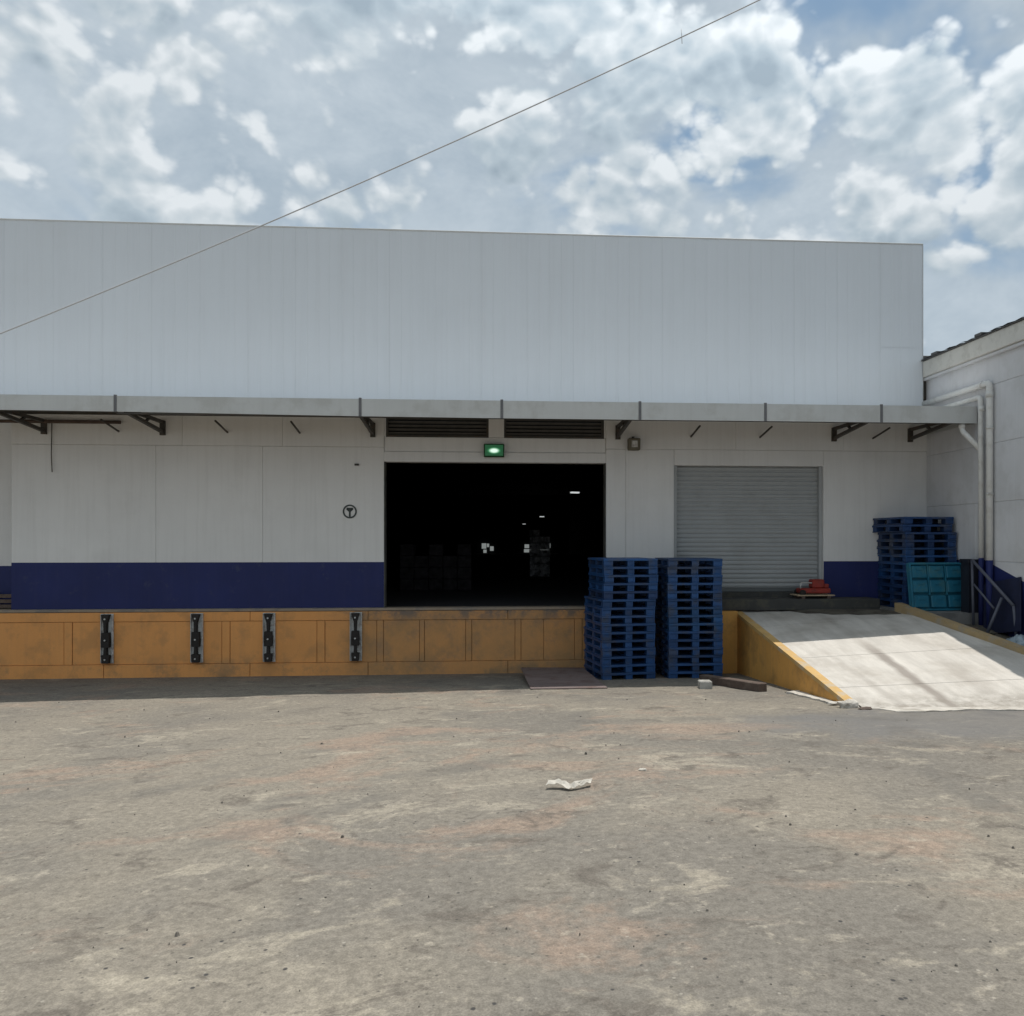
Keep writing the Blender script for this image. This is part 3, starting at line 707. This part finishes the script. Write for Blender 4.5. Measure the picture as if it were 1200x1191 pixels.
# ------------------------------------------------------------------ wing building on the right
WG = empty('wing_building', (7.6, 0, 0), label='pale block-walled side building closing the yard on the right with cream fascia', cat='building')
def gpart(mb, name, m, **k):
    o = mb.build(name, M[m], WG, **k); o.location = (-7.6, 0, 0); return o
zs = [-.2, 1.0, 1.9, 2.8, 3.69, 4.58, 5.05]
for i in range(len(zs) - 1):
    ysq = [.2, -2.9, -6.0, -9.2] if i % 2 else [.2, -1.5, -4.6, -9.2]
    for a, b in zip(ysq, ysq[1:]):
        gpart(MB().box(7.6, 7.8, b + .003, a - .003, zs[i] + .003, zs[i + 1] - .003, bev=.006), 'wall_panel', 'wing')
gpart(MB().box(7.61, 7.79, -9.19, .19, -.2, 5.05), 'wall_core', 'wing')
gpart(MB().box(7.5, 7.8, -9.3, .02, 5.052, 5.33, bev=.01), 'fascia', 'wingfascia')
gpart(MB().box(7.53, 7.6, -9.3, .02, 5.0, 5.05, bev=.01), 'fascia_moulding', 'wing')
rf = MB()
nseg = 60
for k in range(nseg):
    ya = .12 - k * .157; yb = ya - .157; h = .012 if k % 2 else 0; jj = random.uniform(0, .012)
    rf.quad([(7.46, ya, 5.345 + h + jj), (7.46, yb, 5.345 + .012 - h + jj), (18, yb, 6.6), (18, ya, 6.6)])
rf.box(7.47, 18, -9.3, .12, 5.331, 5.343)
gpart(rf, 'roof', 'roof')
for k in range(7):
    yy = -.5 - k * 1.3
    gpart(MB().box(7.45, 7.75, yy - .09, yy + .09, 5.35, 5.39), 'ridge_clip', 'roof')
gpart(MB().box(7.802, 18, -9.2, -9.0, -.2, 5.33), 'end_wall', 'wing')
gpart(MB().box(7.49, 7.62, .03, .16, 4.56, 5.08), 'corner_post', 'steel_dark')
gpart(MB().box(7.44, 7.66, -.02, .2, 5.345, 5.44, bev=.01), 'roof_end', 'roof')
# navy paint on the side wall, its top edge falling with the ramp
bp_ = MB(); ptsY = [-.005, -1.7, -2.7, -4.2, -9.1]; ptsZ = [1.863, 1.93, 1.63, 1.20, 1.05]
for k in range(4):
    bp_.quad([(7.5955, ptsY[k], .0), (7.5955, ptsY[k + 1], 0), (7.5955, ptsY[k + 1], ptsZ[k + 1]), (7.5955, ptsY[k], ptsZ[k])][::-1])
    bp_.quad([(7.5955, ptsY[k], ptsZ[k]), (7.5955, ptsY[k + 1], ptsZ[k + 1]), (7.599, ptsY[k + 1], ptsZ[k + 1]), (7.599, ptsY[k], ptsZ[k])])
gpart(bp_, 'painted_band', 'band')

# pipes
def bend(pts, r=.09, n=5):
    P = [Vector(p) for p in pts]; out = [P[0]]
    for i in range(1, len(P) - 1):
        a = P[i] + (P[i - 1] - P[i]).normalized() * r; b = P[i] + (P[i + 1] - P[i]).normalized() * r
        for k in range(n + 1):
            t = k / n; out.append(a * (1 - t) ** 2 + P[i] * 2 * t * (1 - t) + b * t * t)
    return out + [P[-1]]
t = empty('drain_pipe', (7.53, -2.0, .9), label='tall white drain pipe running under the side roof then down the wing wall', cat='pipe')
def ppart(mb, name, m, t):
    o = mb.build(name, M[m], t); o.location = (-t.location.x, -t.location.y, -t.location.z); return o
ppart(MB().tube(bend([(7.53, .05, 4.60), (7.53, -1.98, 4.60), (7.53, -1.98, 1.92)], .07), .048, 14), 'pipe', 'pvc', t)
ppart(MB().tube([(7.53, -1.98, 1.9195), (7.53, -1.98, .8)], .0482, 14), 'painted_pipe_foot', 'band', t)
for z in (3.9, 2.9): ppart(MB().tube([(7.53, -1.98, z), (7.53, -1.98, z + .035)], .057, 14), 'clamp', 'galv', t)
ppart(MB().tube([(7.53, -1.98, 4.38), (7.53, -1.98, 4.47)], .055, 14), 'coupling', 'pvc', t)
ppart(MB().tube([(7.53, -1.83, 4.6), (7.53, -1.74, 4.6)], .055, 14), 'coupling', 'pvc', t)
t = empty('drain_pipe', (7.53, -1.75, .9), label='shorter white drain pipe just left of the tall one, passing behind the canopy end', cat='pipe')
ppart(MB().tube(bend([(7.50, -.3, 4.42), (7.52, -1.76, 4.42), (7.53, -1.76, 1.95)], .06), .038, 14), 'pipe', 'pvc', t)
ppart(MB().tube([(7.53, -1.76, 1.9495), (7.53, -1.76, .8)], .0382, 14), 'painted_pipe_foot', 'band', t)
ppart(MB().tube([(7.53, -1.76, 4.2), (7.53, -1.76, 4.28)], .046, 14), 'coupling', 'pvc', t)
t = empty('canopy_downpipe', (7.4, -1.5, 3.5), label='short bent white pipe draining the canopy corner into the wall pipe', cat='pipe')
ppart(MB().tube(bend([(7.36, -1.52, 4.12), (7.36, -1.52, 3.93), (7.53, -1.745, 3.62)], .05), .042, 14), 'pipe', 'pvc', t)
ppart(MB().tube([(7.36, -1.52, 3.98), (7.36, -1.52, 4.04)], .050, 14), 'coupling', 'pvc', t)

# ------------------------------------------------------------------ wall fittings
t = empty('exit_light', (.07, -.03, 3.72), label='small lit green exit light over the open bay', cat='exit light')
MB().box(-.17, .17, -.09, -.004, -.11, .11, bev=.01).build('housing', mat('dark_green_housing', (.012, .06, .02), .6), t)
MB().box(-.15, .15, -.096, -.0905, -.09, .09, bev=.002).build('lens', M['green'], t)
t = empty('wall_floodlight', (2.42, -.02, 3.84), label='small tan box light high on the wall right of the bay', cat='floodlight')
MB().box(-.10, .10, -.16, -.02, -.10, .10, bev=.012).build('housing', M['tan'], t)
MB().box(-.05, .05, -.168, -.161, -.055, .055, bev=.003).build('glass', M['galv'], t)
MB().box(-.02, .02, -.02, .008, -.03, .14).build('bracket', M['steel_dark'], t)
# round symbol
t = empty('round_wall_sign', (-2.31, -.004, 2.70), label='small dark ring sign holding a letter on the white wall left of the bay', cat='sign')
rg = MB(); n = 40
for k in range(n):
    a = 2 * math.pi * k / n; b = 2 * math.pi * (k + 1) / n
    P = [(math.cos(a) * r_, y_, math.sin(a) * r_) for r_, y_ in ((.115, .003), (.115, -.006), (.090, -.006), (.090, .003))]
    Q = [(math.cos(b) * r_, y_, math.sin(b) * r_) for r_, y_ in ((.115, .003), (.115, -.006), (.090, -.006), (.090, .003))]
    for i in range(3): rg.quad([P[i], P[i + 1], Q[i + 1], Q[i]])
rg.build('ring', M['sign'], t)
lt = MB(); lt.box(-.014, .014, -.006, .003, -.088, .03); lt.box(-.052, .052, -.0055, .003, .030, .062)
lt.bar((-.05, -.0015, .045), (-.004, -.0015, .0), .008, .024); lt.bar((.05, -.0015, .045), (.004, -.0015, .0), .008, .024)
lt.build('letter', M['sign'], t)
MB().box(-2.23, -2.16, -.035, -.002, 3.46, 3.49).build('wall_hook', M['steel_dark'], label='tiny dark hook on the white wall above the round sign', cat='hook')
o = MB().tube([(-10.5, -.06, 4.135), (-8, -.06, 4.13), (-5.95, -.06, 4.13)], .028, 8).build('conduit', M['conduit'], label='rusty brown conduit running under the canopy at the left end', cat='conduit')
o = MB().tube([(-7.02, -.05, 4.12), (-7.03, -.045, 3.6), (-7.02, -.04, 3.32)], .008, 6).build('hanging_wire', M['steel_dark'], label='thin dark wire dangling from the rusty conduit at left', cat='wire')
# overhead service cables
KC = 3.34 / 6.34
def crv(x):
    # quadratic through the sagging line
    x = x / KC; return 2.2 + KC * (3.083 + .489 * x + .0075 * x * x)
cab = MB().tube([(x / 8, -11, crv(x / 8)) for x in range(-52, 45)], .0026, 6)
cab.build('overhead_cable', M['cable'], label='long grey overhead cable sagging diagonally across the sky and parapet', cat='cable')
MB().tube([(.757, -11.005, crv(.757) + .03), (.76, -11.005, crv(.757) - .028)], .0014, 6).build('cable_spacer', M['cable'], label='short upright clip hanging on the overhead cable near the top', cat='clip')

# ------------------------------------------------------------------ pallets
PW, PL, PH = .86, 1.02, .125
def make_pallet(m):
    r = empty('plastic_pallet', (0, 0, 0))
    d = MB(); T = PH - .003
    d.box(-PW / 2, PW / 2, -PL / 2, -PL / 2 + .035, T - .034, T, bev=.004); d.box(-PW / 2, PW / 2, PL / 2 - .035, PL / 2, T - .034, T, bev=.004)
    n = 7; gap = .03; wy = (PL - .07 - gap * (n + 1)) / n
    for k in range(n):
        ya = -PL / 2 + .035 + gap + k * (wy + gap); d.box(-PW / 2 + .0352, PW / 2 - .0352, ya, ya + wy, T - .022, T - .001)
    for s in (-1, 1): d.box(s * PW / 2, s * (PW / 2 - .035), -PL / 2 + .0352, PL / 2 - .0352, T - .034, T, bev=.003)
    d.box(-.03, .03, -PL / 2 + .036, PL / 2 - .036, T - .030, T - .0225)
    d.build('deck', m, r)
    for xx, ww in ((-PW / 2 + .075, .14), (0, .105), (PW / 2 - .075, .14)):
        q = MB(); q.box(xx - ww / 2, xx + ww / 2, -PL / 2 + .004, PL / 2 - .004, 0, .017, bev=.003)
        q.build('runner', m, r)
        q = MB()
        q.box(-ww / 2 + .006, ww / 2 - .006, -.066, .066, .0172, T - .0342, bev=.006)
        q.box(-ww / 2, -ww / 2 + .022, -.072, -.060, .0172, T - .0342); q.box(ww / 2 - .022, ww / 2, -.072, -.060, .0172, T - .0342)
        qm = q.mesh('block', m)
        for yy in (-PL / 2 + .075, 0, PL / 2 - .075):
            o = link('block', qm, r); o.location = (xx, yy, 0)
    return r
ordn = ['lowest', 'second from the bottom', 'third from the bottom', 'fourth from the bottom', 'fifth from the bottom', 'sixth from the bottom', 'seventh from the bottom', 'middle', 'seventh from the top', 'sixth from the top', 'fifth from the top', 'fourth from the top', 'third from the top', 'second from the top', 'topmost']
protos = {}
def pal(mk):
    if mk not in protos: protos[mk] = make_pallet(M[mk]); return protos[mk]
    return copy_tree(protos[mk])
rp = random.Random(11)
def stack(cx, cy, cz, rz, n, mk, where, group, shift=None):
    names = ordn if n == 15 else ordn[:6] + ordn[9:]
    for k in range(n):
        o = pal(mk[k] if isinstance(mk, list) else mk)
        dx, dy, dr = (shift(k) if shift else (0, 0, 0))
        o.location = (cx + dx + rp.uniform(-.009, .009), cy + dy + rp.uniform(-.01, .01), cz + k * PH)
        o.rotation_euler = (0, 0, rz + dr + R(rp.uniform(-.7, .7)))
        setp(o, 'blue plastic pallet, %s in %s' % (names[k], where), 'pallet', group)
zg = gz0(2.3, -1.2) + .012
ml = ['blue'] * 10 + ['blue3'] + ['blue'] * 4
stack(2.045, -.88, .068, R(9.5), 15, ml, 'the left stack in front of the dock', 'pallets in the left stack before the dock',
      lambda k: (.05, .0, R(-2.5)) if k > 9 else (.005 * (k > 4), 0, 0))
stack(3.17, -.82, .064, R(1.5), 15, ['blue'] * 6 + ['blue2'] * 3 + ['blue'] * 6, 'the right stack beside the ramp side', 'pallets in the stack beside the ramp',
      lambda k: (.0 if k < 10 else -.004, 0, R(-1.5) if k > 9 else 0))
stack(7.13, -.475 - .04, 1.107, R(0), 12, ['blue3'] * 4 + ['blue'] * 4 + ['blue3'] * 4, 'the corner stack beside the side wall', 'pallets stacked in the corner',
      lambda k: (-.06, .02, R(3)) if k > 9 else (0, 0, 0))
t = empty('plastic_pallet', (7.13, -1.30, 1.108), label='teal solid moulded plastic pallet standing on edge against the blue corner stack', cat='pallet')
t.rotation_euler = (R(-9), 0, R(1.5))
TW, TH = .455, .77
m_ = MB(); m_.box(-TW, TW, .07, .11, 0, TH, bev=.006)
for a_, b_, c_, d_ in ((-TW, -TW + .03, 0, TH), (TW - .03, TW, 0, TH), (-TW + .0302, TW - .0302, TH - .035, TH), (-TW + .0302, TW - .0302, 0, .03)):
    m_.box(a_, b_, .0, .0698, c_, d_, bev=.004)
m_.build('deck', M['teal'], t)
for ix, x_ in enumerate((-.29, .0, .29)):
    for iz, z_ in enumerate((.145, .385, .62)):
        hw = .125; hh = .098
        q_ = MB(); q_.box(x_ - hw, x_ + hw, .006, .0695, z_ - hh, z_ + hh, bev=.012)
        q_.box(x_ - .05, x_ + .05, -.004, .0055, z_ + hh * .25, z_ + hh * .75, bev=.003)
        q_.build('block', M['teal'], t)
for x_ in (-.145, .145): MB().box(x_ - .012, x_ + .012, .012, .0695, .25, TH - .04).build('rib', M['teal'], t)
# dark crate behind it
t = empty('dark_crate', (7.45, -1.57, 1.10), label='black open crate between the teal pallet and the side wall', cat='crate')
cr_ = MB(); cr_.box(-.07, .12, -.11, .11, .0, .03); cr_.box(-.07, .12, -.11, -.095, .03, .80); cr_.box(-.07, .12, .095, .11, .03, .80); cr_.box(-.07, -.055, -.095, .095, .03, .80); cr_.box(.105, .12, -.095, .095, .03, .80)
cr_.build('body', M['black'], t)
rm = MB(); rm.box(-.09, .14, -.13, -.11, .77, .83, bev=.005); rm.box(-.09, .14, .11, .13, .77, .83, bev=.005); rm.box(-.09, -.07, -.11, .11, .77, .83); rm.build('rim', M['black'], t)
t = MB().box(-.02, .0, -.45, .45, 0, .78, bev=.004).build('navy_board', M['board'], label='dark navy board leaning on the side wall behind the steel frame', cat='board'); t.location = (7.50, -2.35, .86); t.rotation_euler = (R(-9), R(6), 0)
# steel frame leaning in the corner
t = empty('steel_trolley_frame', (7.4, -2.2, .9), label='grey tubular steel frame propped against the navy side wall', cat='frame')
def fpart(a, b, r):
    o = MB().tube([a, b], r, 10).build('tube', M['rail'], t); o.location = (-7.4, 2.2, -.9)
fpart((7.36, -1.80, 1.92), (7.50, -2.62, 1.28), .024)
fpart((7.36, -1.85, 1.55), (7.42, -2.28, 1.21), .016)
fpart((7.45, -2.42, 1.38), (7.22, -2.42, .86), .022)
fpart((7.36, -1.80, 1.92), (7.36, -1.84, .93), .020)
fpart((7.50, -2.62, 1.28), (7.52, -2.66, .80), .020)
# crumpled sheet
b = bmesh.new(); bmesh.ops.create_grid(b, x_segments=26, y_segments=26, size=.5)
for v in b.verts:
    r_ = v.co.length; z = .26 * max(0, 1 - r_ * 1.7) + .10 * abs(noise.noise(v.co * 5)) + .06 * abs(noise.noise(v.co * 12 + Vector((3, 0, 0))))
    v.co = Vector((v.co.x * .62, v.co.y * 1.0, z * (1 if r_ < .6 else .7)))
for f in b.faces: f.smooth = True
bmesh.ops.solidify(b, geom=b.faces[:], thickness=.004)
me = bpy.data.meshes.new('crumpled_sheet'); b.to_mesh(me); b.free(); me.materials.append(M['bag'])
o = link('crumpled_sheet', me, label='crumpled grey plastic sheet lying behind the right ramp kerb', cat='plastic sheet'); o.location = (7.36, -2.98, .66); o.scale = (.72, .9, .85)
for i, (x, y, z, r_, mt, lb) in enumerate(((7.12, -2.18, .90, .06, 'conduit', 'small rusty lump behind the kerb below the teal pallet'), (6.98, -1.86, .94, .07, 'wood', 'dark timber scrap below the teal pallet behind the kerb'), (7.30, -2.4, .87, .05, 'kerb_conc', 'dark clod at the foot of the grey steel frame'))):
    rock('debris_lump', (x, y, z), r_, i + 9, mt, (1.6, 1.1, .7), label=lb, cat='debris')

# red machine on pale boards, on the shutter step
t = empty('red_hand_truck', (5.42, -.27, 1.246), label='low red machine on pale boards beside the shutter', cat='machine')
for yy in (-.14, 0, .14): MB().box(-.30, .34, yy - .05, yy + .05, .045, .065, bev=.003).build('board', M['cream'], t)
for xx in (-.20, .24): MB().box(xx - .03, xx + .03, -.19, .19, .001, .0445).build('bearer', M['wood'], t)
MB().box(-.22, .30, -.12, .12, .085, .17, bev=.015).build('chassis', M['red'], t)
MB().box(-.01, .20, -.10, .10, .171, .32, bev=.02).build('engine_cover', M['red'], t)
MB().box(.205, .29, -.06, .06, .171, .24, bev=.01).build('tank', M['red'], t)
MB().tube(bend([(-.22, -.09, .171), (-.21, -.09, .27), (-.02, -.09, .26)], .04), .012, 8).build('handle', M['galv'], t)
MB().tube([(-.19, -.15, .10), (-.19, -.11, .10)], .05, 14).build('wheel', M['rubber'], t)
MB().tube([(-.19, .11, .10), (-.19, .15, .10)], .05, 14).build('wheel', M['rubber'], t)

# far-left crate on the dock
t = empty('slatted_crate', (-7.86, .30, ZD), label='low brown slatted crate in the recess at the far left of the dock', cat='crate')
for k in range(3): MB().box(-.3, .17, -.10, -.085, .01 + k * .085, .07 + k * .085, bev=.003).build('slat', M['wood'], t)
for xx in (-.29, .14): MB().box(xx, xx + .03, -.0845, .09, 0, .27).build('post', M['wood'], t)
MB().box(-.26, .14, -.08, .09, .01, .02).build('base', M['wood'], t)

# block, beam, plate, paper
def gx(x, y, dz=0): return gz(x, y) + dz
t = MB().box(-.085, .085, -.12, .12, 0, .115, bev=.012).build('concrete_block', M['concblock'], label='squared pale topped block on the asphalt at the right stack corner', cat='block'); t.location = (2.97, -2.72, gx(2.97, -2.7, -.012)); t.rotation_euler = (R(-3.5), 0, R(-6))
t = MB().bar((3.14, -1.95, gx(3.1, -1.95) + .055), (3.60, -3.30, gx(3.6, -3.3) + .055), .14, .12, .01).build('timber_beam', M['wood'], label='dark weathered timber beam lying beside the ramp side wall', cat='beam')
pz = lambda x, y: gz(x, y)
pm = MB(); A = [(.56, -2.62), (1.62, -2.66), (1.50, -.62), (.50, -.52)]
zt = lambda x, y: gz(x, y) + .012 + max(0, (y + 2.7)) * .055
pm.prism(A, lambda x, y: zt(x, y) - .010, zt)
pm.build('steel_plate', M['plate'], label='dark rusty steel plate leaning low on the ground left of the pallets', cat='steel plate')
o = MB().box(.55, 1.55, -.62, -.54, gx(1, -.6), gx(1, -.6) + .10, bev=.01).build('timber_batten', M['wood'], label='timber batten propping the back of the rusty plate', cat='batten')
pp = MB(); X0, Y0 = .55, -8.42; zz = gx(X0, Y0)
def strip(pts, w_):
    for i in range(len(pts) - 1):
        a, b = pts[i], pts[i + 1]
        pp.quad([(a[0], a[1] - w_ / 2, a[2]), (b[0], b[1] - w_ / 2, b[2]), (b[0] + .02, b[1] + w_ / 2, b[2] + .02), (a[0] + .02, a[1] + w_ / 2, a[2] + .02)], True)
strip([(X0 - .16, Y0 + .05, zz + .022), (X0 - .10, Y0 + .045, zz + .030), (X0 - .05, Y0 + .02, zz + .026), (X0 - .005, Y0 - .03, zz + .012), (X0 + .05, Y0 - .01, zz + .024), (X0 + .12, Y0 + .03, zz + .034), (X0 + .15, Y0 + .035, zz + .03)], .055)
b = bmesh.new(); me = pp.mesh('crumpled_paper', M['paper']); b.from_mesh(me); bmesh.ops.remove_doubles(b, verts=b.verts[:], dist=.0005); bmesh.ops.subdivide_edges(b, edges=b.edges[:], cuts=3, use_grid_fill=True)
for v in b.verts: v.co += Vector((noise.noise(v.co * 40) * .008, noise.noise(v.co * 33 + Vector((5, 0, 0))) * .014, noise.noise(v.co * 28 + Vector((0, 7, 0))) * .018))
for f in b.faces: f.smooth = False
bmesh.ops.solidify(b, geom=b.faces[:], thickness=.002); b.to_mesh(me); b.free()
link('crumpled_paper', me, label='folded strip of white paper lying open in the middle of the yard', cat='paper')
rock('paper_scrap', (1.14, -8.02, gx(1.1, -8.0) + .008), .022, 21, 'paper', (1.4, .8, .5), label='tiny white scrap on the asphalt right of the folded paper', cat='scrap')

# ------------------------------------------------------------------ goods and lamps inside
lampm = MB().box(-.12, .12, -.06, .06, -.02, .02).mesh('tube', M['lamp'])
for i, (x, y, z) in enumerate(((2.45, 10.2, 3.62), (2.95, 34, 3.62), (2.9, 58, 3.7))):
    t = empty('ceiling_lamp', (x, y, z), R(20), label=['lit ceiling lamp nearest the bay opening, highest in the dark doorway', 'middle lit ceiling lamp seen through the dark doorway', 'farthest and lowest lit ceiling lamp seen through the doorway'][i], cat='ceiling lamp', group='ceiling lamps inside the bay')
    link('diffuser', lampm, t); MB().box(-.19, .19, -.09, .09, .021, .08).build('housing', M['dark'], t)
    MB().box(-.01, .01, -.01, .01, .081, 6.6 - z).build('hanger', M['dark'], t)
def load(x, y, nx_, nz_, lab, m='carton', s=.32, h=.26):
    t = empty('carton_stack', (x, y, ZD), label=lab, cat='cartons')
    me = MB().box(-s / 2 + .006, s / 2 - .006, -.25, .25, .004, h - .006, bev=.01).mesh('carton', M[m])
    for i in range(nx_):
        for k in range(nz_ - (i % 2)):
            o = link('carton', me, t); o.location = (i * s, rp.uniform(-.03, .03), k * h)
load(-1.85, 5.2, 5, 4, 'stack of dusty cartons inside the bay at its left side')
load(1.4, 12.5, 2, 7, 'tall narrow stack of pale wrapped goods inside the bay', 'wrap', .32, .21)
